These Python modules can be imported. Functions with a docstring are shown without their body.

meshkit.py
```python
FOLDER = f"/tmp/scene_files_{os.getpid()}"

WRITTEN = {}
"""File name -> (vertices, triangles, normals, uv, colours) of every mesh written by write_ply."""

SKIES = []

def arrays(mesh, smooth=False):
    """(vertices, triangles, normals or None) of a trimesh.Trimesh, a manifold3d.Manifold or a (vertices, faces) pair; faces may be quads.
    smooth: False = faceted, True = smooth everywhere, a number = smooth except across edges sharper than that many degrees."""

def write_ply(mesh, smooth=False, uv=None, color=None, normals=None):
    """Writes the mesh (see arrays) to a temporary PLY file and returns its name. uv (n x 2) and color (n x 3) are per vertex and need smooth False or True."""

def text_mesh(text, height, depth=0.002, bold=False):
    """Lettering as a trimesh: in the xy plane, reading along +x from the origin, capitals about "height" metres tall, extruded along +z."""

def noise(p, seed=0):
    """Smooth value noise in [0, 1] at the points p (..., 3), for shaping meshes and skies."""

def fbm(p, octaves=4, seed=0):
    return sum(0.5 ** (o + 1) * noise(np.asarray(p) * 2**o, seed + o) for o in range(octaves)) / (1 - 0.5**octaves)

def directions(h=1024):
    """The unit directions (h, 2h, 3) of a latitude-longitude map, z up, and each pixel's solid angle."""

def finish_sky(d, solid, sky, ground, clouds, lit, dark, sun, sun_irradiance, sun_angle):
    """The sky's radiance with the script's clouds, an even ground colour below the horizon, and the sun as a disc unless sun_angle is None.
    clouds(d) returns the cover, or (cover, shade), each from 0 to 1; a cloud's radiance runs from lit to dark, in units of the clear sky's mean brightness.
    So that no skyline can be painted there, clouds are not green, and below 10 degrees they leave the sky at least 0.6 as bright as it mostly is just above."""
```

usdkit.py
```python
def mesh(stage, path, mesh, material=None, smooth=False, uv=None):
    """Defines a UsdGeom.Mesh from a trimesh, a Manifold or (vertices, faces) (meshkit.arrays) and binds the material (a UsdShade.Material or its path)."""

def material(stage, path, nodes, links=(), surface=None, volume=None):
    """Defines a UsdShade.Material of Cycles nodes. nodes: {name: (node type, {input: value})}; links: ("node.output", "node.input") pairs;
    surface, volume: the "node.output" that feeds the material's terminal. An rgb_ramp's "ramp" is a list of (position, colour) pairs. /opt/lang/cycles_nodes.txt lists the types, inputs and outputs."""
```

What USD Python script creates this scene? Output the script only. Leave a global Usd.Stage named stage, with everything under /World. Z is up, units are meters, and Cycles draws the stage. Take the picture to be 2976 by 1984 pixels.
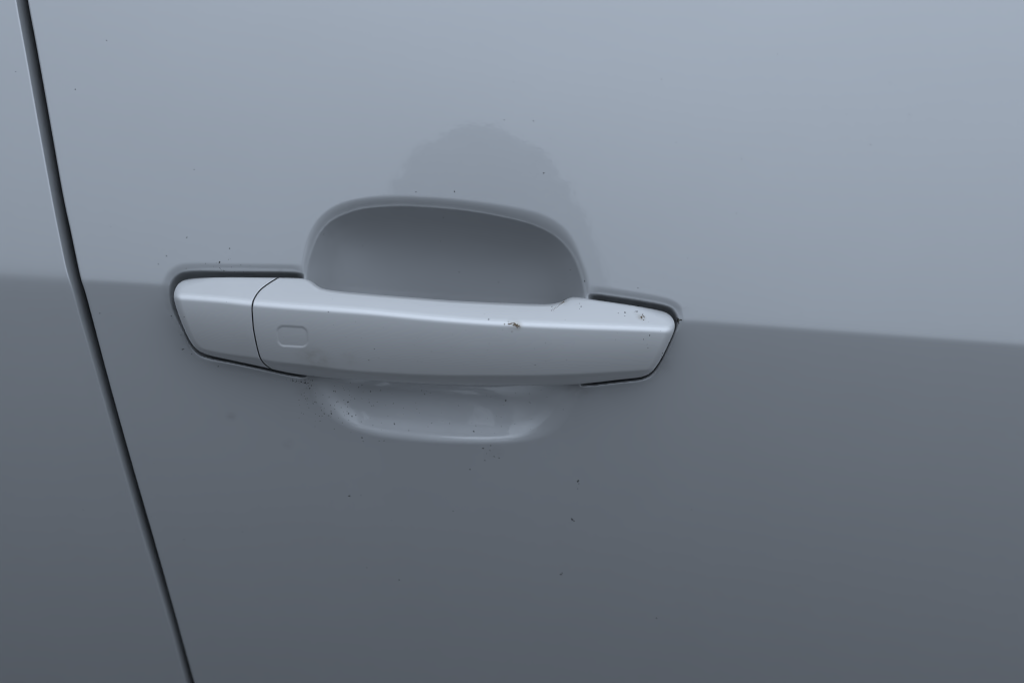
import math, random
import numpy as np
import trimesh, manifold3d, shapely
import shapely.geometry as sg
import usdkit, meshkit
from scipy.spatial import Delaunay, cKDTree
from scipy.interpolate import PchipInterpolator
from pxr import Usd, UsdGeom, UsdLux, UsdShade, Gf, Sdf, Vt

random.seed(7)
rng = np.random.default_rng(7)
stage = Usd.Stage.CreateInMemory()
UsdGeom.SetStageUpAxis(stage, UsdGeom.Tokens.z)
UsdGeom.SetStageMetersPerUnit(stage, 1.0)
UsdGeom.Xform.Define(stage, '/World')
UsdGeom.Scope.Define(stage, '/World/Looks')

# ------------------------------------------------------------------ camera
PITCH = math.radians(22)                    # the camera looks down on the handle
DIST = 0.74                                 # metres from lens to the door
FRAME_W = 0.450                             # width of door seen at that distance
O = np.array([0.0, 0.0, 0.93])              # the point of the door on the lens axis
EX = np.array([1.0, 0, 0])
EU = np.array([0, math.sin(PITCH), math.cos(PITCH)])
EB = np.array([0, -math.cos(PITCH), math.sin(PITCH)])
EYE = O + EB * DIST
EXPOSURE = -0.62
SKY = 0.10
SUN = 0.14
SUN_ELEV, SUN_ANGLE = math.radians(52), 12.0
SUN_AZ = math.radians(12)                   # atan2(x, y): veiled sun behind the car, this side in shade

cam = UsdGeom.Camera.Define(stage, '/World/camera')
ap = 36.0
foc = ap * DIST / FRAME_W
cam.CreateHorizontalApertureAttr(ap)
cam.CreateVerticalApertureAttr(ap * 682 / 1024)
cam.CreateFocalLengthAttr(foc)
cam.CreateFStopAttr(8.0)
cam.CreateFocusDistanceAttr(DIST - 0.012)
cam.CreateClippingRangeAttr(Gf.Vec2f(0.01, 500))
cam.CreateExposureAttr(EXPOSURE)
M = Gf.Matrix4d(*[float(x) for r in ((*EX, 0), (*EU, 0), (*EB, 0), (*EYE, 1)) for x in r])
cam.AddTransformOp().Set(M)

# ------------------------------------------------------------------ sky and sun
sun_dir = np.array([math.sin(SUN_AZ) * math.cos(SUN_ELEV), math.cos(SUN_AZ) * math.cos(SUN_ELEV), math.sin(SUN_ELEV)])
CLOUD_LO, CLOUD_HI = (4.45, 5.1, 6.0), (20.3, 22.9, 26.7)
GLOW = np.array([0.45, -0.77, 0.45])          # the side of the cloud deck that is brightest
usdkit.material(stage, '/World/Looks/sky', {
    'tc': ('texture_coordinate', {}),
    'sep': ('separate_xyz', {}),
    'up': ('map_range', {'from_min': 0.0, 'from_max': 1.0, 'to_min': 0.0, 'to_max': 1.0, 'clamp': True}),
    'cl': ('rgb_ramp', {'ramp': [(0.0, tuple(0.62 * c for c in CLOUD_LO)), (0.14, tuple(1.15 * c for c in CLOUD_LO)), (1.0, CLOUD_HI)]}),
    'st': ('mapping', {'scale': (1.0, 1.0, 2.2)}) ,
    'no': ('noise_texture', {'scale': 1.8, 'detail': 5.0, 'roughness': 0.55}),
    'nr': ('map_range', {'from_min': 0.3, 'from_max': 0.7, 'to_min': 0.84, 'to_max': 1.14, 'clamp': True}),
    'mul': ('vector_math', {'math_type': 'scale'}),
    'dot': ('vector_math', {'math_type': 'dot_product', 'vector2': tuple(GLOW)}),
    'gl': ('map_range', {'from_min': 0.1, 'from_max': 1.0, 'to_min': 0.52, 'to_max': 1.22, 'clamp': True}),
    'mm': ('math', {'math_type': 'multiply'}),
    'sky': ('sky_texture', {'sky_type': 'single_scattering', 'sun_disc': False, 'sun_elevation': SUN_ELEV, 'sun_rotation': SUN_AZ}),
    'mx': ('mix', {'fac': 0.94}),
    'bg': ('background_shader', {'strength': SKY}),
}, [('tc.generated', 'sep.vector'), ('sep.z', 'up.value'), ('up.result', 'cl.fac'), ('tc.generated', 'st.vector'), ('st.vector', 'no.vector'),
    ('no.fac', 'nr.value'), ('cl.color', 'mul.vector1'), ('tc.generated', 'dot.vector1'), ('dot.value', 'gl.value'), ('gl.result', 'mm.value1'), ('nr.result', 'mm.value2'), ('mm.value', 'mul.scale'), ('sky.color', 'mx.color1'), ('mul.vector', 'mx.color2'),
    ('mx.color', 'bg.color')], surface='bg.background')
dome = UsdLux.DomeLight.Define(stage, '/World/sky')
dome.CreateIntensityAttr(1.0)
UsdShade.MaterialBindingAPI.Apply(dome.GetPrim()).Bind(UsdShade.Material.Get(stage, '/World/Looks/sky'))
dome.GetPrim().SetCustomDataByKey('kind', 'structure')
sun = UsdLux.DistantLight.Define(stage, '/World/sun')
sun.CreateIntensityAttr(SUN)
sun.CreateAngleAttr(SUN_ANGLE)
sun.CreateColorAttr(Gf.Vec3f(1.0, 0.97, 0.93))
sun.GetPrim().CreateAttribute('inputs:normalize', Sdf.ValueTypeNames.Bool).Set(True)
z = Gf.Vec3d(*map(float, sun_dir))
x = Gf.Cross(Gf.Vec3d(0, 0, 1), z).GetNormalized()
y = Gf.Cross(z, x)
sun.AddTransformOp().Set(Gf.Matrix4d(x[0], x[1], x[2], 0, y[0], y[1], y[2], 0, z[0], z[1], z[2], 0, 0, 0, 6, 1))

# ------------------------------------------------------------------ materials
def mat(name, nodes, links, surface='p.BSDF'):
    return usdkit.material(stage, '/World/Looks/' + name, nodes, links, surface=surface)

def paint(name, base, metallic, rough, stains=()):
    """Car lacquer: pigment coat with fine flake grain under a clear coat; thin dust film that varies. stains: (world point, radius, strength)."""
    nodes = {
        'g': ('geometry', {}),
        'dust': ('noise_texture', {'scale': 14.0, 'detail': 5.0, 'roughness': 0.62}),
        'dm': ('map_range', {'from_min': 0.35, 'from_max': 0.75, 'to_min': 0.0, 'to_max': 0.10, 'clamp': True}),
        'c0': ('mix', {'color1': base, 'color2': tuple(0.82 * c * k for c, k in zip(base, (1.0, 0.985, 0.96)))}),
        'rr': ('map_range', {'from_min': 0.3, 'from_max': 0.8, 'to_min': 0.012, 'to_max': 0.035, 'clamp': True}),
        'peel': ('noise_texture', {'scale': 420.0, 'detail': 1.0}),
        'bump': ('bump', {'strength': 0.012, 'distance': 0.001}),
        'p': ('principled_bsdf', {'metallic': metallic, 'roughness': rough, 'coat_weight': 1.0, 'coat_ior': 1.60, 'specular_ior_level': 0.5}),
    }
    links = [('g.position', 'dust.vector'), ('g.position', 'peel.vector'), ('dust.fac', 'dm.value'), ('dm.result', 'c0.fac'), ('dust.fac', 'rr.value'),
             ('rr.result', 'p.coat_roughness'), ('peel.fac', 'bump.height'), ('bump.normal', 'p.coat_normal')]
    last = 'c0.color'
    if stains:
        nodes['sn'] = ('noise_texture', {'scale': 230.0, 'detail': 4.0, 'roughness': 0.65})
        nodes['sr'] = ('map_range', {'from_min': 0.3, 'from_max': 0.72, 'to_min': 0.0, 'to_max': 1.0, 'clamp': True})
        links += [('g.position', 'sn.vector'), ('sn.fac', 'sr.value')]
    for i, (pt, rad, k, col) in enumerate(stains):
        nodes[f'd{i}'] = ('vector_math', {'math_type': 'distance', 'vector2': tuple(pt)})
        nodes[f'm{i}'] = ('map_range', {'range_type': 'smoothstep', 'from_min': 0.0, 'from_max': rad, 'to_min': k, 'to_max': 0.0, 'clamp': True})
        nodes[f'f{i}'] = ('math', {'math_type': 'multiply'})
        nodes[f'x{i}'] = ('mix', {'color2': col})
        links += [('g.position', f'd{i}.vector1'), (f'd{i}.value', f'm{i}.value'), (f'm{i}.result', f'f{i}.value1'), ('sr.result', f'f{i}.value2'),
                  (f'f{i}.value', f'x{i}.fac'), (last, f'x{i}.color1')]
        last = f'x{i}.color'
    links.append((last, 'p.base_color'))
    return mat(name, nodes, links)

rubber = mat('rubber', {'p': ('principled_bsdf', {'base_color': (0.018, 0.019, 0.02), 'roughness': 0.6})}, [])
soil = mat('dirt', {'g': ('geometry', {}), 'n': ('noise_texture', {'scale': 900.0, 'detail': 3.0}),
    'r': ('rgb_ramp', {'ramp': [(0.3, (0.012, 0.012, 0.012)), (0.7, (0.035, 0.032, 0.028))]}), 'p': ('principled_bsdf', {'roughness': 0.85})},
    [('g.position', 'n.vector'), ('n.fac', 'r.fac'), ('r.color', 'p.base_color')])
brown = mat('brown_grime', {'g': ('geometry', {}), 'n': ('noise_texture', {'scale': 1500.0, 'detail': 3.0}),
    'r': ('rgb_ramp', {'ramp': [(0.3, (0.05, 0.035, 0.02)), (0.7, (0.16, 0.12, 0.08))]}), 'p': ('principled_bsdf', {'roughness': 0.85})},
    [('g.position', 'n.vector'), ('n.fac', 'r.fac'), ('r.color', 'p.base_color')])
asphalt = mat('asphalt', {'g': ('geometry', {}), 'n': ('noise_texture', {'scale': 60.0, 'detail': 8.0, 'roughness': 0.7}), 'n2': ('noise_texture', {'scale': 1.1, 'detail': 4.0}),
    'r': ('rgb_ramp', {'ramp': [(0.3, (0.022, 0.023, 0.024)), (0.7, (0.048, 0.048, 0.048))]}), 'mx': ('mix', {'fac': 0.4}), 'b': ('bump', {'strength': 0.5, 'distance': 0.004}),
    'r2': ('rgb_ramp', {'ramp': [(0.3, (0.028, 0.028, 0.028)), (0.7, (0.045, 0.045, 0.045))]}), 'p': ('principled_bsdf', {'roughness': 0.85})},
    [('g.position', 'n.vector'), ('g.position', 'n2.vector'), ('n.fac', 'r.fac'), ('n2.fac', 'r2.fac'), ('r.color', 'mx.color1'), ('r2.color', 'mx.color2'), ('mx.color', 'p.base_color'),
     ('n.fac', 'b.height'), ('b.normal', 'p.normal')])
def cloth(name, c):
    return mat(name, {'g': ('geometry', {}), 'n': ('noise_texture', {'scale': 300.0, 'detail': 3.0}), 'b': ('bump', {'strength': 0.4, 'distance': 0.001}),
        'p': ('principled_bsdf', {'base_color': c, 'roughness': 0.9})}, [('g.position', 'n.vector'), ('n.fac', 'b.height'), ('b.normal', 'p.normal')])

# ------------------------------------------------------------------ measures on the door
S = FRAME_W / 2976.0
def loc(u, v, Z=0.0):
    """point of the door (metres right of and above O, across the lens axis) seen at photo position u, v when it stands Z proud"""
    k = 1 - Z / DIST
    return np.array([(u - 1488) * S * k, (992 - v) * S * k])
def world(P):
    P = np.asarray(P, float)
    return O + P[..., :1] * EX + P[..., 1:2] * EU + P[..., 2:3] * EB

_cu = np.array([[-1600, 715], [0, 801.5], [472, 828.5], [1250, 880], [1992, 932.5], [2976, 1002], [4600, 1118]], float)
_cx, _cy = (_cu[:, 0] - 1488) * S, (992 - _cu[:, 1]) * S
_crease = PchipInterpolator(_cx, _cy, extrapolate=True)
UP_A, UP_R, LO_A, LO_R = math.tan(math.radians(7.0)), 2.0, math.tan(math.radians(21.5)), 0.50
YAW = -0.0217
def panel(x, y, w=0.0012):
    """height of the bodywork: leaning-in upper part, sharp crease, undercut lower part"""
    h = y - _crease(x)
    hp = 0.5 * (h + np.sqrt(h * h + w * w))
    hm = h - hp
    Z = UP_A * hp - hp ** 2 / (2 * UP_R) + LO_A * hm - hm ** 2 / (2 * LO_R)
    return Z - x * x / (2 * 2.9) + YAW * x

def at_panel(u, v):
    p = loc(u, v)
    for _ in range(8):
        p = loc(u, v, float(panel(p[0], p[1])))
    return p

def smooth_closed(pts, step=0.0003, n_per=24):
    P = np.asarray(pts, float)
    n = len(P)
    out = []
    for i in range(n):
        p0, p1, p2, p3 = P[i - 1], P[i], P[(i + 1) % n], P[(i + 2) % n]
        a = 0.5
        t0 = 0; t1 = t0 + np.linalg.norm(p1 - p0) ** a; t2 = t1 + np.linalg.norm(p2 - p1) ** a; t3 = t2 + np.linalg.norm(p3 - p2) ** a
        t = np.linspace(t1, t2, n_per, endpoint=False)[:, None]
        A1 = (t1 - t) / (t1 - t0) * p0 + (t - t0) / (t1 - t0) * p1
        A2 = (t2 - t) / (t2 - t1) * p1 + (t - t1) / (t2 - t1) * p2
        A3 = (t3 - t) / (t3 - t2) * p2 + (t - t2) / (t3 - t2) * p3
        B1 = (t2 - t) / (t2 - t0) * A1 + (t - t0) / (t2 - t0) * A2
        B2 = (t3 - t) / (t3 - t1) * A2 + (t - t1) / (t3 - t1) * A3
        out.append((t2 - t) / (t2 - t1) * B1 + (t - t1) / (t2 - t1) * B2)
    Q = np.vstack(out)
    ring = sg.LinearRing(Q)
    m = max(8, int(ring.length / step))
    return np.array([ring.interpolate(k / m, normalized=True).coords[0] for k in range(m)])

class Field:
    """signed distance to a closed outline, positive inside"""
    def __init__(s, ring):
        s.poly = sg.Polygon(ring).buffer(0)
        line = s.poly.exterior
        m = int(line.length / 0.00008)
        s.tree = cKDTree(np.array([line.interpolate(k / m, normalized=True).coords[0] for k in range(m)]))
        shapely.prepare(s.poly)
    def __call__(s, x, y):
        x, y = np.asarray(x, float), np.asarray(y, float)
        d = s.tree.query(np.stack([x.ravel(), y.ravel()], 1), workers=-1)[0].reshape(x.shape)
        return np.where(shapely.contains_xy(s.poly, x, y), d, -d)

# outlines read off the photograph (photo pixels)
CAP_TOP = [(508.5, 858), (510, 840), (515.5, 826), (526, 816), (544, 810.5), (570, 807.8), (623, 806), (690, 805.6), (750, 806), (804, 806.6)]
GRIP_TOP = [(843, 807.4), (878, 809.4), (896, 813.5), (909, 820.5), (919, 828), (934.5, 836.8), (960, 843.3), (996, 848.2), (1060, 854), (1126, 859.5), (1194, 864.8), (1309, 873.6),
            (1424, 879.4), (1500, 882.4), (1551, 884), (1589, 884.2), (1610, 882.3), (1630, 877), (1645, 870.4), (1656, 865), (1668, 862.6), (1684, 863.6), (1712, 868), (1781, 878),
            (1857, 889.6), (1908, 898.6), (1934, 905.2), (1947, 911.8), (1957, 923), (1962, 936), (1962, 949), (1956.6, 969), (1944, 999.5), (1926, 1040), (1908, 1070.5), (1896, 1084.5), (1883, 1092.5), (1865, 1097.8)]
GRIP_BOT = [(1806, 1104.5), (1730, 1113.5), (1654, 1120.5), (1577, 1122), (1500, 1122.6), (1424, 1122.4), (1309, 1119.8), (1194, 1114.8), (1118, 1110.5), (1003, 1102), (946, 1098.8), (899, 1094.5), (868, 1091), (817, 1082), (766, 1070.4)]
CAP_BOT = [(715, 1059), (664, 1047.8), (626, 1039.6), (593, 1031.5), (570, 1022.5), (554, 1007), (541.5, 984), (529, 948), (516, 900), (510, 872)]
ZH = 0.005
outline = smooth_closed([loc(u, v, ZH) for u, v in CAP_TOP + GRIP_TOP + GRIP_BOT + CAP_BOT])
handle_sd = Field(outline)
BASE = [p for p in CAP_TOP] + [(878, 809), (1000, 818), (1300, 841), (1500, 852), (1640, 861)] + GRIP_TOP[21:] + GRIP_BOT + CAP_BOT
base_sd = Field(smooth_closed([loc(u, v, 0.001) for u, v in BASE]))

REC_OUT = [(872, 815), (880, 752), (893, 693), (926, 634), (976, 596), (1041, 577), (1137, 568.5), (1233, 570.5), (1347, 580), (1500, 602), (1577, 622), (1634, 655), (1668, 697), (1692, 754), (1713, 818),
           (1722, 900), (1722, 1000), (1710, 1075), (1691, 1136), (1669, 1182), (1646, 1219), (1615, 1253), (1569, 1274), (1500, 1286), (1424, 1290), (1271, 1287), (1156, 1277.5), (1060, 1260), (995, 1237), (945, 1203), (911, 1160), (888, 1115), (872, 1040), (866, 930)]
REC_IN = [(894, 815), (903, 752), (926, 687), (948, 657), (976, 635), (1041, 611), (1137, 601), (1233, 603), (1347, 613), (1462, 632), (1558, 658), (1615, 689), (1653, 731), (1679, 788),
          (1694, 850), (1698, 930), (1690, 1010), (1668, 1085), (1632, 1150), (1600, 1203), (1558, 1241), (1500, 1262), (1424, 1269), (1309, 1267), (1194, 1258), (1080, 1241), (1022, 1221), (976, 1189), (940, 1145), (915, 1090), (896, 1020), (890, 920)]
rec_out = Field(smooth_closed([at_panel(u, v) for u, v in REC_OUT]))
rec_in = Field(smooth_closed([loc(u, v, panel(*loc(u, v)) - 0.002) for u, v in REC_IN]))

def smax(a, b, k):
    h = np.clip(0.5 + 0.5 * (a - b) / k, 0, 1)
    return b + (a - b) * h + k * h * (1 - h)
def smin(a, b, k):
    return -smax(-np.asarray(a), -np.asarray(b), k)

def bowl_distance():
    """smooth distance from the inner lip (Poisson), without the ridges of the true distance"""
    from scipy.sparse import coo_matrix
    from scipy.sparse.linalg import spsolve
    from scipy.interpolate import RectBivariateSpline
    st_ = 0.0006
    gx, gy = np.arange(-0.105, 0.055, st_), np.arange(-0.060, 0.075, st_)
    X, Y = np.meshgrid(gx, gy, indexing='ij')
    ins = rec_in(X, Y) > 0
    idx = -np.ones(X.shape, int)
    idx[ins] = np.arange(ins.sum())
    n = ins.sum()
    r_, c_, v_ = [np.arange(n)], [np.arange(n)], [np.full(n, 4.0)]
    I, J = np.nonzero(ins)
    for di, dj in ((1, 0), (-1, 0), (0, 1), (0, -1)):
        k = idx[I + di, J + dj]
        ok = k >= 0
        r_.append(np.arange(n)[ok]); c_.append(k[ok]); v_.append(np.full(ok.sum(), -1.0))
    A = coo_matrix((np.concatenate(v_), (np.concatenate(r_), np.concatenate(c_)))).tocsc()
    phi = np.zeros(X.shape)
    phi[ins] = spsolve(A, np.full(n, st_ * st_))
    px, py = np.gradient(phi, st_)
    g = np.sqrt(px ** 2 + py ** 2)
    return RectBivariateSpline(gx, gy, np.sqrt(g * g + 2 * phi) - g)
_pd = bowl_distance()
REC_D = 0.034
def dents(x, y):
    """depth pressed into the door skin: finger bowl and the seat round the handle"""
    dep = np.zeros(x.shape)
    near = (np.abs(x) < 0.165) & (y > -0.07) & (y < 0.09)
    xs, ys = x[near], y[near]
    do, di = rec_out(xs, ys), rec_in(xs, ys)
    t = np.clip(do / np.maximum(do - di, 1e-6), 0, 1)
    t = np.where(do <= 0, 0, np.where(di >= 0, 1, t))
    m = np.clip((di - 0.001) / 0.006, 0, 1)
    m = m * m * (3 - 2 * m)
    d = np.maximum(np.where(m > 0, di * (1 - m) + np.maximum(_pd.ev(xs, ys), 0) * m, di), 0)
    k = np.clip((ys - _crease(xs) + 0.040) / 0.046, 0, 1)          # shallow dish below the bar, deep above it
    REC_RING = 0.0016 + 0.0008 * k
    REC_T = 1 / (15.5 + 40.5 * k * k * (3 - 2 * k))
    a = REC_RING * t ** (1.4 + 0.3 * k) + REC_D * (1 - np.exp(-d / REC_T))
    db = -base_sd(xs, ys)
    side = np.clip((ys - 0.004) / 0.010, 0, 1)
    left = np.clip((-xs - 0.125) / 0.02, 0, 1)
    w = 0.0024 + 0.0038 * side + 0.0012 * left
    q = np.clip(1 - db / w, 0, 1)
    slot = 0.0001 + 0.0006 * side + 0.0003 * left
    wide = 0.0008 + 0.0011 * side + 0.0006 * left
    q2 = np.clip(1 - (db - slot) / wide, 0, 1)
    f = np.clip((do + 0.0045) / 0.0075, 0, 1)
    g = ((0.0018 + 0.0008 * side) * q ** 1.8 + 0.0095 * q2 * q2 * (3 - 2 * q2)) * (1 - f * f * (3 - 2 * f))
    dep[near] = np.where(np.minimum(a, g) <= 0, np.maximum(a, g), smax(a, g, np.minimum(0.0012, np.minimum(a, g) + 1e-6)))
    return dep, (near, do)

# ------------------------------------------------------------------ scene helpers
def tag(prim, label=None, cat=None, group=None, kind=None):
    for k, v in (('label', label), ('category', cat), ('group', group), ('kind', kind)):
        if v:
            prim.SetCustomDataByKey(k, v)
    return prim
def emit(path, V, F, N, material, origin=np.zeros(3)):
    """one Mesh prim with its own vertex normals (N None: faceted by usdkit)"""
    V = np.asarray(V) - origin
    m = usdkit.mesh(stage, path, (V, np.asarray(F)), material)
    if N is not None:
        m.CreateNormalsAttr(Vt.Vec3fArray.FromNumpy(np.asarray(N, np.float32)))
        m.SetNormalsInterpolation('vertex')
    return m.GetPrim()
def vnorm(V, F):
    n = np.zeros_like(V)
    fn = np.cross(V[F[:, 1]] - V[F[:, 0]], V[F[:, 2]] - V[F[:, 0]])
    for k in range(3):
        np.add.at(n, F[:, k], fn)
    return n / np.maximum(np.linalg.norm(n, axis=1, keepdims=True), 1e-30)
def sub(V, F, N, mask):
    f = F[mask]
    idx, inv = np.unique(f, return_inverse=True)
    return V[idx], inv.reshape(f.shape), N[idx]

# ------------------------------------------------------------------ ground
G = 60.0
gm = trimesh.creation.box((2 * G, 2 * G, 0.2))
gm.apply_translation((0, 0, -0.1))
tag(usdkit.mesh(stage, '/World/ground', gm, asphalt).GetPrim(), 'dark asphalt ground mirrored in the lower half of the door', 'ground', kind='structure')

# ------------------------------------------------------------------ the car side
CAR = np.array([0.0, 0.03, 0.36])
car = UsdGeom.Xform.Define(stage, '/World/car')
car.AddTranslateOp().Set(Gf.Vec3d(*CAR))
tag(car.GetPrim(), 'silvery white car with a pull handle on its creased door beside a dark shut line', 'car')

BASE_COL = (0.33, 0.338, 0.348)
def smudge(u, v, r_, k):
    p = at_panel(u, v)
    return (world(np.array([p[0], p[1], float(panel(p[0], p[1]))])), r_, k, (0.13, 0.125, 0.115))
door_paint = paint('door_paint', BASE_COL, 0.50, 0.35, stains=[smudge(672, 1207, 0.004, 0.30), smudge(838, 1288, 0.004, 0.25), smudge(895, 1130, 0.009, 0.30), smudge(1690, 1130, 0.010, 0.28), smudge(1440, 1312, 0.006, 0.18), smudge(1930, 1060, 0.006, 0.18)])

# shut line between the two panels
GAP_R = [(20, -420), (48, -200), (79.2, 0), (103, 126), (130, 275.5), (153, 405.6), (188, 598), (203, 666), (217, 733), (228, 785), (234.5, 812), (245, 843), (263, 908.5), (287, 1000), (398, 1400), (438.4, 1538), (483, 1694), (528, 1854.5), (564.4, 1984), (640, 2250), (760, 2680)]
GAP_L = [(-10, -420), (18, -200), (48, 0), (76, 153), (110, 344), (157, 599), (178.5, 707), (196.4, 789), (204, 815), (212, 840), (237, 931), (257.5, 1000), (371.4, 1400), (408.6, 1530), (457, 1687), (505.5, 1851), (541, 1984), (618, 2250), (738, 2680)]
def edge(pts):
    q = np.array([at_panel(u, v) for u, v in pts])
    q = q[np.argsort(q[:, 1])]
    f = PchipInterpolator(q[:, 1], q[:, 0], extrapolate=True)
    ys = np.linspace(q[0, 1] - 0.02, q[-1, 1] + 0.02, 2400)
    xs = f(ys)
    k = np.exp(-np.linspace(-2, 2, 25) ** 2); k /= k.sum()
    xs2 = np.convolve(np.pad(xs, 12, mode='edge'), k, mode='valid')
    xs2[:14], xs2[-14:] = xs[:14], xs[-14:]
    return lambda y: np.interp(y, ys, xs2)
gap_r, gap_l = edge(GAP_R), edge(GAP_L)

def lines(a, b, fine, f, coarse):
    out = [a]
    while out[-1] < b - 1e-9:
        t = out[-1]
        inside = any(lo <= t < hi for lo, hi in fine)
        ahead = min([lo - t for lo, hi in fine if lo > t] + [9])
        out.append(min(t + (f if inside else min(coarse, max(f, ahead * 0.35))), b))
    return np.array(out)
Y0, Y1 = -0.26, 0.26
ys = lines(Y0, Y1, [(-0.052, 0.070)], 0.0005, 0.004)

def skin(side):
    if side > 0:
        r = 0.0009
        s = np.concatenate([r * (1 - np.cos(np.linspace(0, np.pi / 2, 9)))[:-1], lines(r, 0.58, [(0.022, 0.262)], 0.0005, 0.004)])
        ex = gap_r
        w = 0.0010
    else:
        r = 0.0023
        s = np.concatenate([r * (1 - np.cos(np.linspace(0, np.pi / 2, 15)))[:-1], lines(r, 0.22, [(r, 0.004)], 0.0006, 0.004)])
        ex = lambda y_: gap_l(y_) + 0.0019
        w = 0.0028
    Sg, Yg = np.meshgrid(s, ys)
    X = ex(Yg) + side * Sg
    Z = panel(X, Yg, w)
    do = np.full(X.shape, -1.0)
    if side > 0:
        dep, (near, d) = dents(X, Yg)
        Z = Z - dep
        do[near] = d
    q = np.clip(1 - Sg / r, 0, 1)
    Z = Z - r * (1 - np.sqrt(np.maximum(1 - q * q, 0))) * (1.0 if side > 0 else 3.0) - (0.0 if side > 0 else 1.0) * 1.7 * r * q
    ny, nx = X.shape
    V = np.stack([X, Yg, Z], -1).reshape(-1, 3)
    i = np.arange(ny * nx).reshape(ny, nx)
    a, b, c, d = i[:-1, :-1].ravel(), i[:-1, 1:].ravel(), i[1:, 1:].ravel(), i[1:, :-1].ravel()
    F = np.vstack([np.stack([a, b, c], 1), np.stack([a, c, d], 1)])
    if side < 0:
        F = F[:, ::-1]
    N = vnorm(V, F)
    Fn = np.cross(V[F[0, 1]] - V[F[0, 0]], V[F[0, 2]] - V[F[0, 0]])
    bowl = (do.reshape(-1)[F].min(1) > 0.0) if side > 0 else np.zeros(len(F), bool)
    # folded edges: the flange in the gap and the cut sides, 62 mm deep
    rim = np.concatenate([i[:, 0], i[-1, 1:], i[::-1, -1][1:], i[0, ::-1][1:-1]])
    fl = V[rim]
    back = fl.copy()
    back[:, 2] -= 0.062
    k = len(rim)
    FV = np.vstack([fl, back])
    j = np.arange(k)
    jn = (j + 1) % k
    FF = np.vstack([np.stack([j, jn, jn + k], 1), np.stack([j, jn + k, j + k], 1)])
    cen = FV[FF].mean(1)
    FN = np.cross(FV[FF[:, 1]] - FV[FF[:, 0]], FV[FF[:, 2]] - FV[FF[:, 0]])
    mid = np.array([X.mean(), Yg.mean(), Z.mean()])
    if np.mean(np.sum(FN * (cen - mid), 1) > 0) < 0.5:
        FF = FF[:, ::-1]
    return V, F, N, bowl, FV, FF

def add_flange(V, F, N, FV, FF):
    n2 = vnorm(FV, FF)
    return np.vstack([V, FV]), np.vstack([F, FF + len(V)]), np.vstack([N, n2])
RW = np.stack([EX, EU, EB])          # door frame -> world, rows
V, F, N, bowl, FV, FF = skin(+1)
dv, df, dn = sub(V, F, N, ~bowl)
dv, df, dn = add_flange(dv, df, dn, FV, FF)
door = emit('/World/car/door', world(dv), df, dn @ RW, door_paint, CAR)
bv, bf, bn = sub(V, F, N, bowl)
emit('/World/car/door/handle_recess', world(bv), bf, bn @ RW, door_paint, CAR)
V, F, N, bowl, FV, FF = skin(-1)
lv, lf, ln = add_flange(V, F, N, FV, FF)
tag(emit('/World/car/body_panel', world(lv), lf, ln @ RW, door_paint, CAR), 'plain painted panel left of the shut line')

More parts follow.
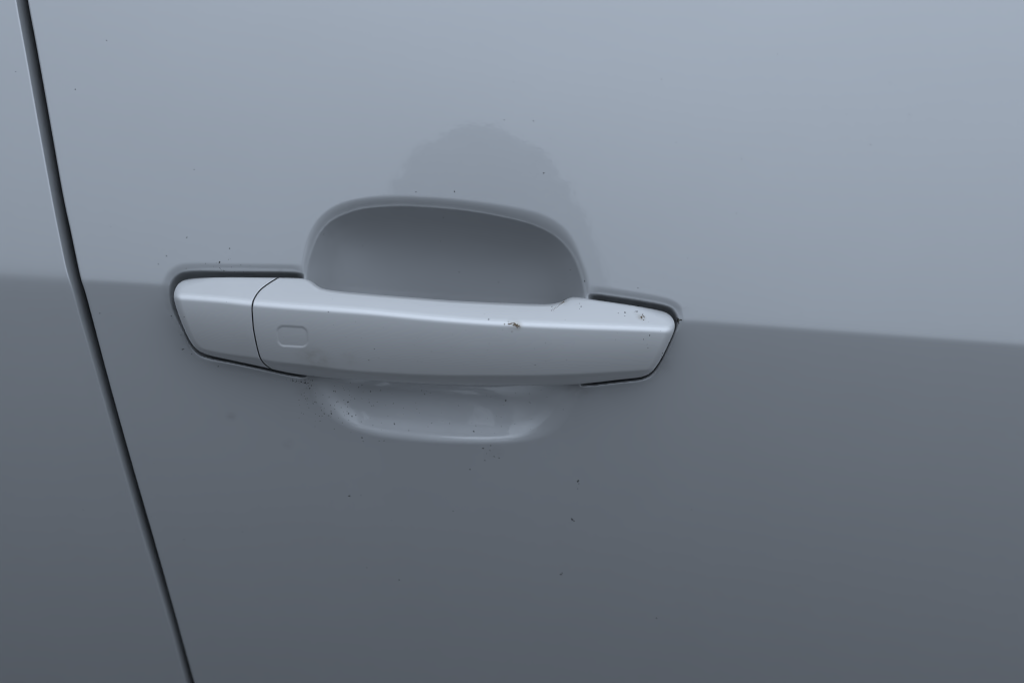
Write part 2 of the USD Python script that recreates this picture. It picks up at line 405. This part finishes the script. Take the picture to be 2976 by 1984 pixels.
# black rubber seal at the bottom of the shut line, and the dark body shell behind both panels
yy = np.linspace(Y0 + 0.004, Y1 - 0.004, 90)
prof = [(-0.0035, -0.0220), (-0.0020, -0.0165), (0.0, -0.0145), (0.0025, -0.0160), (0.0045, -0.0220)]
sv, sf = [], []
for i_, y_ in enumerate(yy):
    xc = 0.5 * (gap_r(y_) + gap_l(y_) + 0.0019)
    for px, pz in prof:
        sv.append((xc + 0.2 * px, y_, float(panel(xc, y_)) + pz))
m_ = len(prof)
for i_ in range(len(yy) - 1):
    for k in range(m_):
        a, b = i_ * m_ + k, i_ * m_ + (k + 1) % m_
        sf += [(a, b, b + m_), (a, b + m_, a + m_)]
sv, sf = np.array(sv), np.array(sf)
emit('/World/car/door_seal', world(sv), sf, vnorm(sv, sf) @ RW, rubber, CAR)
bx, by = np.meshgrid(np.linspace(-0.42, 0.34, 40), np.linspace(Y0 + 0.002, Y1 - 0.002, 60))
bz = panel(bx, by) - 0.056
bV = np.stack([bx, by, bz], -1).reshape(-1, 3)
bi = np.arange(bx.size).reshape(bx.shape)
a, b, c, d = bi[:-1, :-1].ravel(), bi[:-1, 1:].ravel(), bi[1:, 1:].ravel(), bi[1:, :-1].ravel()
bF = np.vstack([np.stack([a, b, c], 1), np.stack([a, c, d], 1)])
emit('/World/car/door_frame', world(bV), bF, vnorm(bV, bF) @ RW, rubber, CAR)

# ------------------------------------------------------------------ the handle
def fn(pts, Z=0.012):
    q = np.array([loc(u, v, Z) for u, v in pts])
    f = PchipInterpolator(q[:, 0], q[:, 1], extrapolate=False)
    lo, hi = q[0], q[-1]
    dlo, dhi = (q[1] - q[0]), (q[-1] - q[-2])
    return lambda x: np.where(x < lo[0], lo[1] + (x - lo[0]) * dlo[1] / dlo[0], np.where(x > hi[0], hi[1] + (x - hi[0]) * dhi[1] / dhi[0], f(np.clip(x, lo[0], hi[0]))))
ridge_top = fn([(515, 861), (638, 870), (738, 880.5), (843, 889.5), (970, 898.5), (1080, 907), (1194, 918.5), (1309, 929), (1424, 937), (1539, 942), (1704, 948), (1832, 952), (1950, 957)])
ridge_bot = fn([(560, 1010), (639, 1028), (741, 1042), (792, 1052), (894, 1063), (1003, 1077), (1118, 1085.5), (1233, 1091), (1347, 1093), (1500, 1093), (1654, 1090), (1755, 1085), (1857, 1079)], 0.004)
XC = loc(1260, 0)[0]
def bow(x):
    q = (x - XC) / 0.111
    return 0.0175 - 0.0085 * q * q + YAW * x
K_TOP = 0.78
T1, T2 = math.tan(math.radians(16)), math.tan(math.radians(42))
def face(x, y):
    yr, yb, zr = ridge_top(x), ridge_bot(x), bow(x)
    L = np.maximum(yr - yb, 0.008)
    t = yr - y
    front = zr - (T1 * t + (T2 - T1) * t * np.abs(t) / (2 * L))
    up = np.maximum(-t, 0)
    top = zr + K_TOP * t - up * up * 14.0
    zb = zr - (T1 * L + (T2 - T1) * L / 2)
    bot = zb + 2.1 * (y - yb)
    return smin(smin(front, top, 0.0022), bot, 0.0010)
SEAM = [(830, 780), (806, 803), (795, 811), (775, 826), (757, 843), (746, 861), (740, 879), (737, 905), (737, 945), (740, 985), (744, 1020), (748, 1040), (755, 1056), (768, 1070), (800, 1096)]
sq = np.array([loc(u, v, 0.010) for u, v in SEAM])
st = np.concatenate([[0], np.cumsum(np.linalg.norm(np.diff(sq, axis=0), axis=1))])
tt = np.linspace(0, st[-1], 600)
seam = np.stack([PchipInterpolator(st, sq[:, 0])(tt), PchipInterpolator(st, sq[:, 1])(tt)], 1)
seam_tree = cKDTree(seam)
SEAM_W = 0.00028
BTN = sg.Polygon([loc(u, v, 0.012) for u, v in ((801, 943), (897, 947), (897, 1012), (801, 1008))]).buffer(-0.0034).buffer(0.0034, quad_segs=24)
btn_sd = Field(np.array(BTN.exterior.coords)[:-1])
def rim(d, r):
    q = np.clip(1 - d / r, 0, 1)
    return r * (1 - np.sqrt(np.maximum(1 - q * q, 0)))
def height(x, y):
    H = face(x, y)
    d = np.maximum(handle_sd(x, y), 0)
    e = np.maximum(np.clip((-0.128 - x) / 0.016, 0, 1), np.clip((x - 0.052) / 0.016, 0, 1))
    e = e * e * (3 - 2 * e)
    H = H - rim(d, 0.0011 + 0.0030 * e)
    ds = np.maximum(seam_tree.query(np.stack([x, y], 1), workers=-1)[0] - SEAM_W, 0)
    H = H - rim(ds, 0.0004)
    b = np.clip(btn_sd(x, y) / 0.0011, 0, 1)
    return H - 0.00042 * b * b * (3 - 2 * b)

def shell(poly, zback):
    """solid over the outline: shaped front, straight sides, closed back"""
    step = 0.0006
    pts = []
    for off in (0.0, 0.00006, 0.00018, 0.00036, 0.0006, 0.0009, 0.0013, 0.0018):
        g = poly.buffer(-off) if off else poly
        for pg in getattr(g, 'geoms', [g]):
            ln_ = pg.exterior
            m = int(ln_.length / (0.00035 if off < 0.0009 else 0.0005))
            pts.append(np.array([ln_.interpolate(k / m, normalized=True).coords[0] for k in range(m)]))
    nb = len(pts[0])
    inner = poly.buffer(-0.0022)
    x0, y0, x1, y1 = inner.bounds
    gx, gy = np.meshgrid(np.arange(x0, x1, step), np.arange(y0, y1, step * 0.75))
    k = shapely.contains_xy(inner, gx, gy)
    gx = gx + (np.arange(gx.shape[0]) % 2)[:, None] * step * 0.5
    pts.append(np.stack([gx[k], gy[k]], 1))
    P = np.vstack(pts)
    T = Delaunay(P).simplices
    cen = P[T].mean(1)
    T = T[shapely.contains_xy(poly.buffer(-1e-6), cen[:, 0], cen[:, 1])]
    A = P[T]
    area = np.cross(A[:, 1] - A[:, 0], A[:, 2] - A[:, 0])
    T = np.where((area < 0)[:, None], T[:, ::-1], T)
    H = height(P[:, 0], P[:, 1])
    e = 5e-5
    gxn = (height(P[:, 0] + e, P[:, 1]) - height(P[:, 0] - e, P[:, 1])) / (2 * e)
    gyn = (height(P[:, 0], P[:, 1] + e) - height(P[:, 0], P[:, 1] - e)) / (2 * e)
    V = np.column_stack([P, H])
    N = np.column_stack([-gxn, -gyn, np.ones(len(P))])
    N /= np.linalg.norm(N, axis=1, keepdims=True)
    geo = vnorm(V, T)
    dd = cKDTree(pts[0]).query(P)[0]
    N = np.where((dd < 0.0004)[:, None], geo, N)
    zb = zback(P[:, 0], H)
    B = V.copy(); B[:, 2] = zb
    n = len(P)
    sideV = np.vstack([V[:nb], B[:nb]])
    j = np.arange(nb); jn = (j + 1) % nb
    sF = np.vstack([np.stack([j, jn, jn + nb], 1), np.stack([j, jn + nb, j + nb], 1)])
    ccw = sg.LinearRing(pts[0]).is_ccw
    if ccw:
        sF = sF[:, ::-1]
    sN = vnorm(sideV, sF)
    return V, T, N, np.vstack([sideV, B]), np.vstack([sF, T[:, ::-1] + 2 * nb]), np.vstack([sN, np.tile([0, 0, -1.0], (n, 1))])

full = handle_sd.poly
cut = sg.LineString(seam).buffer(SEAM_W)
pieces = sorted(full.difference(cut).geoms, key=lambda g: g.centroid.x)
pieces = [g for g in pieces if g.area > 1e-5]
cap_poly, grip_poly = pieces[0], pieces[-1]
XL, XR = loc(905, 0)[0], loc(1668, 0)[0]
def grip_back(x, H):
    t = np.clip(np.maximum((XL - x) / 0.005, (x - XR) / 0.005) + 0.5, 0, 1)
    t = t * t * (3 - 2 * t)
    mid_ = np.minimum(H - 0.002, -0.001)
    return mid_ * (1 - t) + np.minimum(-0.026, H - 0.002) * t
def stain(u, v, Z, r, k, col=(0.20, 0.165, 0.11)):
    p = loc(u, v, Z)
    return (world(np.array([p[0], p[1], float(height(np.array([p[0]]), np.array([p[1]]))[0])])), r, k, col)
handle_paint = paint('handle_paint', (0.505, 0.51, 0.515), 0.55, 0.43, stains=[
    stain(895, 1032, 0.012, 0.0095, 0.24), stain(930, 1052, 0.012, 0.009, 0.22), stain(1015, 1040, 0.012, 0.006, 0.2), stain(1492, 942, 0.016, 0.0042, 0.5), stain(1505, 947, 0.016, 0.003, 0.7),
    stain(1866, 922, 0.012, 0.0030, 0.75), stain(1852, 912, 0.012, 0.0022, 0.35), stain(1640, 878, 0.010, 0.0030, 0.45), stain(700, 1000, 0.012, 0.012, 0.07)])
V, T, N, SV, SF, SN = shell(grip_poly, grip_back)
c = V[T].mean(1)
inb = shapely.contains_xy(BTN, c[:, 0], c[:, 1])
gv, gf, gn = sub(V, T, N, ~inb)
emit('/World/car/door_handle', world(np.vstack([gv, SV])), np.vstack([gf, SF + len(gv)]), np.vstack([gn, SN]) @ RW, handle_paint, CAR)
kv, kf, kn = sub(V, T, N, inb)
emit('/World/car/door_handle/lock_button', world(kv), kf, kn @ RW, handle_paint, CAR)
V, T, N, SV, SF, SN = shell(cap_poly, lambda x, H: np.minimum(-0.026, H - 0.002))
emit('/World/car/door_handle/end_cap', world(np.vstack([V, SV])), np.vstack([T, SF + len(V)]), np.vstack([N, SN]) @ RW, handle_paint, CAR)

# ------------------------------------------------------------------ dirt
def surf(u, v):
    """point and normal of whatever is seen at photo position u, v"""
    p = loc(u, v, 0.0)
    Zf = None
    for _ in range(12):
        X, Yv = np.array([p[0]]), np.array([p[1]])
        if handle_sd(X, Yv)[0] > 0.0002:
            f = lambda a_, b_: float(height(np.array([a_]), np.array([b_]))[0])
        else:
            f = lambda a_, b_: float(panel(a_, b_) - dents(np.array([a_]), np.array([b_]))[0][0])
        Z = f(p[0], p[1])
        p = loc(u, v, Z)
    e = 2e-4
    n = np.array([-(f(p[0] + e, p[1]) - f(p[0] - e, p[1])) / (2 * e), -(f(p[0], p[1] + e) - f(p[0], p[1] - e)) / (2 * e), 1.0])
    return np.array([p[0], p[1], f(p[0], p[1])]), n / np.linalg.norm(n)
def grain(u, v, size, stretch=1.0, ang=0.0):
    p, n = surf(u, v)
    m = trimesh.creation.icosphere(subdivisions=1)
    q = m.vertices * (1 + rng.uniform(-0.35, 0.35, (len(m.vertices), 1)))
    q = q * [size * stretch, size, size * 0.45]
    ca, sa = math.cos(ang), math.sin(ang)
    q = q @ np.array([[ca, sa, 0], [-sa, ca, 0], [0, 0, 1]])
    t1 = np.cross([0, 1.0, 0], n); t1 /= np.linalg.norm(t1)
    t2 = np.cross(n, t1)
    return trimesh.Trimesh(world(p + q @ np.stack([t1, t2, n])), m.faces, process=False)
SPECKS = [  # u, v, size in photo pixels
    (638, 762, 3.2), (650, 786, 2), (651, 787, 1.6), (668, 722, 1.8), (700, 770, 1.5), (667, 722, 2.2), (535, 920, 2), (498, 918, 2.4), (530, 1015, 2.6), (534, 1014, 2), (526, 973, 1.6), (557, 1029, 1.4),
    (634, 1064, 2.2), (1420, 928, 2.6), (954, 906, 1.8), (1088, 1013, 1.8), (1072, 1046, 1.6), (1555, 1060, 2), (1604, 891, 2.2), (1689, 890.5, 3), (1684, 882, 1.6), (1684, 897, 1.6), (1816, 908, 3.2), (1854, 889.5, 2.6),
    (1851, 905, 2.8), (1846, 905, 1.6), (1797, 910, 1.6), (1888, 974, 2.4), (1870, 986, 1.6), (1883, 1010, 1.8), (1926, 1026, 2.6), (1922, 1035, 2), (1816, 918, 1.5), (1699, 817, 2.4), (1854, 836, 1.8),
    (1470, 1163, 2.8), (1146, 1231, 2.6), (1377, 1253, 2.4), (1255, 1229, 1.8), (1333, 1178, 1.6), (1011, 1168, 2.4), (1013, 1201, 2.6), (1023, 1209, 2.2), (1034, 1206, 1.6), (1031, 1158, 1.8), (1042, 1125, 2),
    (1077, 1137, 2), (1086, 1178, 1.8), (1234, 1145, 1.8), (1225, 1134, 1.4), (1106, 1134, 1.6), (1143, 1172, 1.6), (1080, 1179, 1.4), (1404, 1302, 3.4), (1426, 1294, 2), (1424, 1308, 1.8), (1450, 1330, 2.4), (1436, 1326, 1.8),
    (1409, 1337, 2), (1414, 1317, 1.4), (1366, 1363, 2.4), (1680, 1397, 4), (1682, 1405, 2), (1679, 1419, 1.8), (1664, 1509, 3.6), (1668, 1513, 2.4), (1661, 1506, 2), (1630, 1668, 3.6), (1634, 1664, 2.4), (1015, 1440, 3), (1049, 1438, 1.4),
    (1160, 1684, 2.4), (1066, 1648, 1.6), (1908, 1795, 2.4), (1317, 1484, 1.8), (1052, 1271, 2.6), (1056, 1281, 2), (1102, 1281, 1.6), (1116, 1280, 1.6), (705, 1544, 1.6), (1492, 239, 1.3), (1923, 231, 1.5), (1465, 349, 1.6), (1550, 352, 1.6), (2155, 463, 1.5),
    (2260, 158, 1.4), (2586, 240, 1.3), (2643, 333, 1.4), (310, 118, 1.8), (219, 260, 1.8), (46, 209, 1.6), (564, 493, 2), (484, 744, 2.2), (543, 690, 1.8), (460, 767, 1.6), (322, 659, 1.6), (290, 910, 1.8), (1209, 558, 2), (1321, 557, 2), (1580, 503, 2),
    (850, 1105, 2.2), (887, 1112, 3), (862, 1107, 2), (876, 1109, 2.4), (895, 1113, 2.2), (905, 1120, 2), (900, 1128, 2.4), (910, 1172, 2), (928, 1209, 1.8), (936, 1208, 1.6), (934, 1192, 1.8), (970, 1136, 2.2), (975, 1137, 2), (960, 1177, 1.6), (963, 1201, 2.2), (955, 1207, 1.8),
    (242, 1480, 1.6), (535, 1566, 1.8), (440, 1500, 1.4), (1288, 632, 1.8), (1280, 701, 1.6), (1054, 715, 1.6), (1334, 791, 1.5), (1449, 820, 1.5), (1657, 784, 1.6), (941, 681, 1.6), (2140, 620, 1.4), (2530, 420, 1.4), (2610, 1540, 1.4), (2010, 1480, 1.4), (2320, 1700, 1.3),
]
for _ in range(50):      # dust in the lower left of the bowl and around it
    SPECKS.append((rng.normal(1010, 60), rng.normal(1170, 38), rng.uniform(0.8, 1.6)))
for _ in range(46):
    SPECKS.append((rng.uniform(1060, 1660), rng.uniform(1126, 1262), rng.uniform(0.8, 1.4)))
for _ in range(28):
    SPECKS.append((rng.normal(900, 28), rng.normal(1165, 38), rng.uniform(0.8, 1.5)))
for _ in range(40):
    SPECKS.append((rng.uniform(780, 1920), rng.uniform(900, 1075), rng.uniform(0.6, 1.0)))
for _ in range(26):
    SPECKS.append((rng.uniform(280, 2950), rng.uniform(20, 1960), rng.uniform(0.6, 1.1)))
for _ in range(16):
    SPECKS.append((rng.normal(655, 45), rng.normal(775, 14), rng.uniform(0.8, 1.5)))
for _ in range(22):
    SPECKS.append((rng.normal(865, 22), rng.normal(1106, 4), rng.uniform(0.8, 1.8)))
bits = [grain(u, v, s_ * S * 0.64, rng.uniform(1.0, 1.9), rng.uniform(0, 3.14)) for u, v, s_ in SPECKS]
b = trimesh.util.concatenate(bits)
tag(usdkit.mesh(stage, '/World/dirt_specks', b, soil, smooth=True).GetPrim(), 'tiny dark dirt specks scattered over the painted door and its handle', 'dirt', kind='stuff')

def lump(name, pts, material, label, cat):
    b_ = trimesh.util.concatenate([grain(u, v, s_ * S, st_, an) for u, v, s_, st_, an in pts])
    tag(usdkit.mesh(stage, '/World/' + name, b_, material, smooth=True).GetPrim(), label, cat)
lump('grime_crumb', [(1494 + k_, 942 + 0.35 * k_ + 1.5 * d_, 1.25 * s_, t_, a_) for k_, d_, s_, t_, a_ in ((-14, 3, 1.3, 1.2, 0.2), (-9, 1, 1.7, 1.6, 0.5), (-5, -1, 1.2, 1.0, 0), (-2, 2, 1.5, 1.3, -0.6), (1, -1.5, 2.0, 1.5, -0.4), (4, 0.5, 2.3, 1.4, 0.3), (7, 2.0, 1.5, 1.8, -0.8), (9, -1.0, 1.9, 1.2, 0.1), (12, 1.0, 1.6, 1.5, -0.3), (15, -0.5, 1.3, 1.3, 0.7), (10, 4.5, 1.0, 1.1, 0), (17, 2.0, 1.0, 1.6, 0.4), (-17, -1, 1.0, 1.0, 0))] + [ (1466, 942, 1.6, 1, 0), (1478, 941, 1.6, 1, 0), (1488, 963, 1.4, 1, 0)],
     brown, 'brown grime crumb stuck on the upper ridge at the middle of the handle', 'grime')
lump('dirt_lump', [(1969 + rng.normal(0, 4.5), 932 + rng.normal(0, 4), rng.uniform(1.0, 2.4), rng.uniform(1, 2.6), rng.uniform(0, 3.1)) for _ in range(16)],
     soil, 'small blackish dirt lump on the door touching the right end of the handle', 'dirt')
lump('grime_streak', [(1640 - 5 * k * 0.6 - 0.18 * k * k * 0.4, 874 + 3.1 * k * 0.9, 1.1 + 1.0 * max(0, 1 - k / 4), 2.0, -1.0) for k in range(11)] + [(1638, 877, 2.2, 1.6, -0.9), (1646, 871, 1.6, 1.5, -0.7)],
     brown, 'thin brown grime streak running down from the right notch of the handle', 'grime')
lump('grime_spot', [(1866 + rng.normal(0, 3), 922 + rng.normal(0, 3), rng.uniform(0.8, 1.9), rng.uniform(1, 1.8), rng.uniform(0, 3)) for _ in range(9)],
     brown, 'small brown grime spot on top of the right end of the handle', 'grime')

# ------------------------------------------------------------------ the person taking the picture, mirrored in the paint
def hull(p, q, rp, rq):
    a_ = manifold3d.Manifold.sphere(rp, 20).translate(tuple(map(float, p)))
    b_ = manifold3d.Manifold.sphere(rq, 20).translate(tuple(map(float, q)))
    return manifold3d.Manifold.batch_hull([a_, b_])
def fuse(parts, edge_, iters=8):
    mm = parts[0]
    for q in parts[1:]:
        mm = mm + q
    mm = mm.refine_to_length(edge_)
    ms = mm.to_mesh()
    t = trimesh.Trimesh(ms.vert_properties[:, :3], ms.tri_verts)
    trimesh.smoothing.filter_taubin(t, iterations=iters)
    return t
E = EYE
HX = -0.012
head = np.array([HX, E[1] - 0.215, E[2] + 0.030])
neck = head + [0, -0.045, -0.12]
chest = np.array([HX, E[1] - 0.30, E[2] - 0.40])
belly = np.array([HX, E[1] - 0.33, E[2] - 0.50])
pelvis = np.array([HX, E[1] - 0.34, 0.55])
bones = [hull(head + [0, 0.01, 0.035], head + [0, 0.015, -0.035], 0.076, 0.064), hull(head + [0, 0.03, -0.04], head + [0, 0.045, -0.085], 0.055, 0.036), hull(head + [0, -0.01, -0.06], neck, 0.055, 0.058),
         hull(head + [0, 0.083, 0.0], head + [0, 0.098, -0.022], 0.010, 0.013),
         hull(chest + [-0.08, 0, 0.07], chest + [0.08, 0, 0.07], 0.105, 0.105), hull(chest, belly, 0.13, 0.12), hull(belly, pelvis, 0.125, 0.14), hull(neck, chest + [0, 0, 0.08], 0.06, 0.11)]
for s_ in (-1, 1):
    sh, el, wr = chest + [0.170 * s_, 0.03, 0.125], np.array([HX + 0.17 * s_, E[1] - 0.20, E[2] - 0.36]), np.array([HX + 0.105 * s_, E[1] - 0.075, E[2] - 0.075])
    hip, kn, an = pelvis + [0.10 * s_, 0.01, -0.03], np.array([HX + 0.14 * s_, pelvis[1] + 0.12, 0.075]), np.array([HX + 0.13 * s_, pelvis[1] - 0.30, 0.07])
    bones += [hull(chest + [0.09 * s_, 0, 0.11], sh, 0.085, 0.068), hull(sh, el, 0.062, 0.045), hull(el, wr, 0.046, 0.030), hull(hip, kn, 0.088, 0.062), hull(kn, an, 0.062, 0.042), hull(an, an + [0.01 * s_, 0.0, -0.03], 0.042, 0.034), hull(an + [0, 0.02, -0.02], an + [0.02 * s_, -0.13, -0.025], 0.042, 0.034)]
    palm = np.array([HX + 0.088 * s_, E[1] - 0.045, E[2] - 0.035])
    bones.append(hull(wr, palm, 0.028, 0.030))
    for k, ln_ in enumerate((0.030, 0.036, 0.034, 0.026)):
        r0 = palm + [0.004 * s_, 0.008, 0.028 - 0.018 * k]
        r1 = r0 + [-0.002 * s_, 0.030, 0.004]
        bones += [hull(r0, r1, 0.010, 0.009), hull(r1, r1 + [-0.022 * s_ * ln_ / 0.03, 0.006, 0.0], 0.009, 0.008)]
    bones.append(hull(palm + [-0.01 * s_, -0.01, 0.01], palm + [-0.035 * s_, -0.028, 0.02], 0.011, 0.009))
    bones.append(hull(head + [0.078 * s_, -0.005, 0.008], head + [0.084 * s_, -0.012, -0.022], 0.013, 0.010))
body = fuse(bones, 0.012)
person = UsdGeom.Xform.Define(stage, '/World/person')
base = np.array([HX, pelvis[1], 0.0])
person.AddTranslateOp().Set(Gf.Vec3d(*base))
tag(person.GetPrim(), 'person in dark hooded clothes kneeling before the door, mirrored softly above the handle', 'person')
cl = cloth('dark_cloth', (0.022, 0.024, 0.027))
body.apply_translation(-base)
usdkit.mesh(stage, '/World/person/body', body, cl, smooth=True)
cap_ = fuse([manifold3d.Manifold.batch_hull([manifold3d.Manifold.sphere(0.052, 20).translate(tuple(map(float, head + np.array(o_)))) for o_ in ((-0.050, -0.012, 0.042), (0.050, -0.012, 0.042), (-0.046, -0.012, -0.03), (0.046, -0.012, -0.03), (0, -0.06, 0.03))])], 0.01, 3)
cap_.apply_translation(-base)
usdkit.mesh(stage, '/World/person/hood', cap_, cl, smooth=True)
dc = UsdGeom.Xform.Define(stage, '/World/camera_body')
dcb = E + EB * 0.05
dc.AddTransformOp().Set(Gf.Matrix4d(*[float(x_) for r_ in ((*EX, 0), (*EU, 0), (*EB, 0), (*dcb, 1)) for x_ in r_]))
tag(dc.GetPrim(), 'black camera held at the face of the kneeling person', 'camera')
rb = lambda sx, sy, sz, r_: manifold3d.Manifold.batch_hull([manifold3d.Manifold.sphere(r_, 12).translate((a_ * (sx / 2 - r_), b_ * (sy / 2 - r_), c_ * (sz / 2 - r_))) for a_ in (-1, 1) for b_ in (-1, 1) for c_ in (-1, 1)])
shell_ = rb(0.125, 0.082, 0.036, 0.008).translate((0, -0.004, 0.006)) + rb(0.055, 0.034, 0.034, 0.006).translate((0, 0.034, 0.008)) + rb(0.024, 0.078, 0.05, 0.009).translate((-0.052, -0.004, -0.004))
black = mat('camera_black', {'p': ('principled_bsdf', {'base_color': (0.015, 0.015, 0.016), 'roughness': 0.45})}, [])
usdkit.mesh(stage, '/World/camera_body/body', shell_, black, smooth=30)
ring_ = trimesh.creation.annulus(0.022, 0.034, 0.034)
ring_.apply_translation((0, 0, -0.028))
usdkit.mesh(stage, '/World/camera_body/lens_barrel', ring_, black, smooth=30)
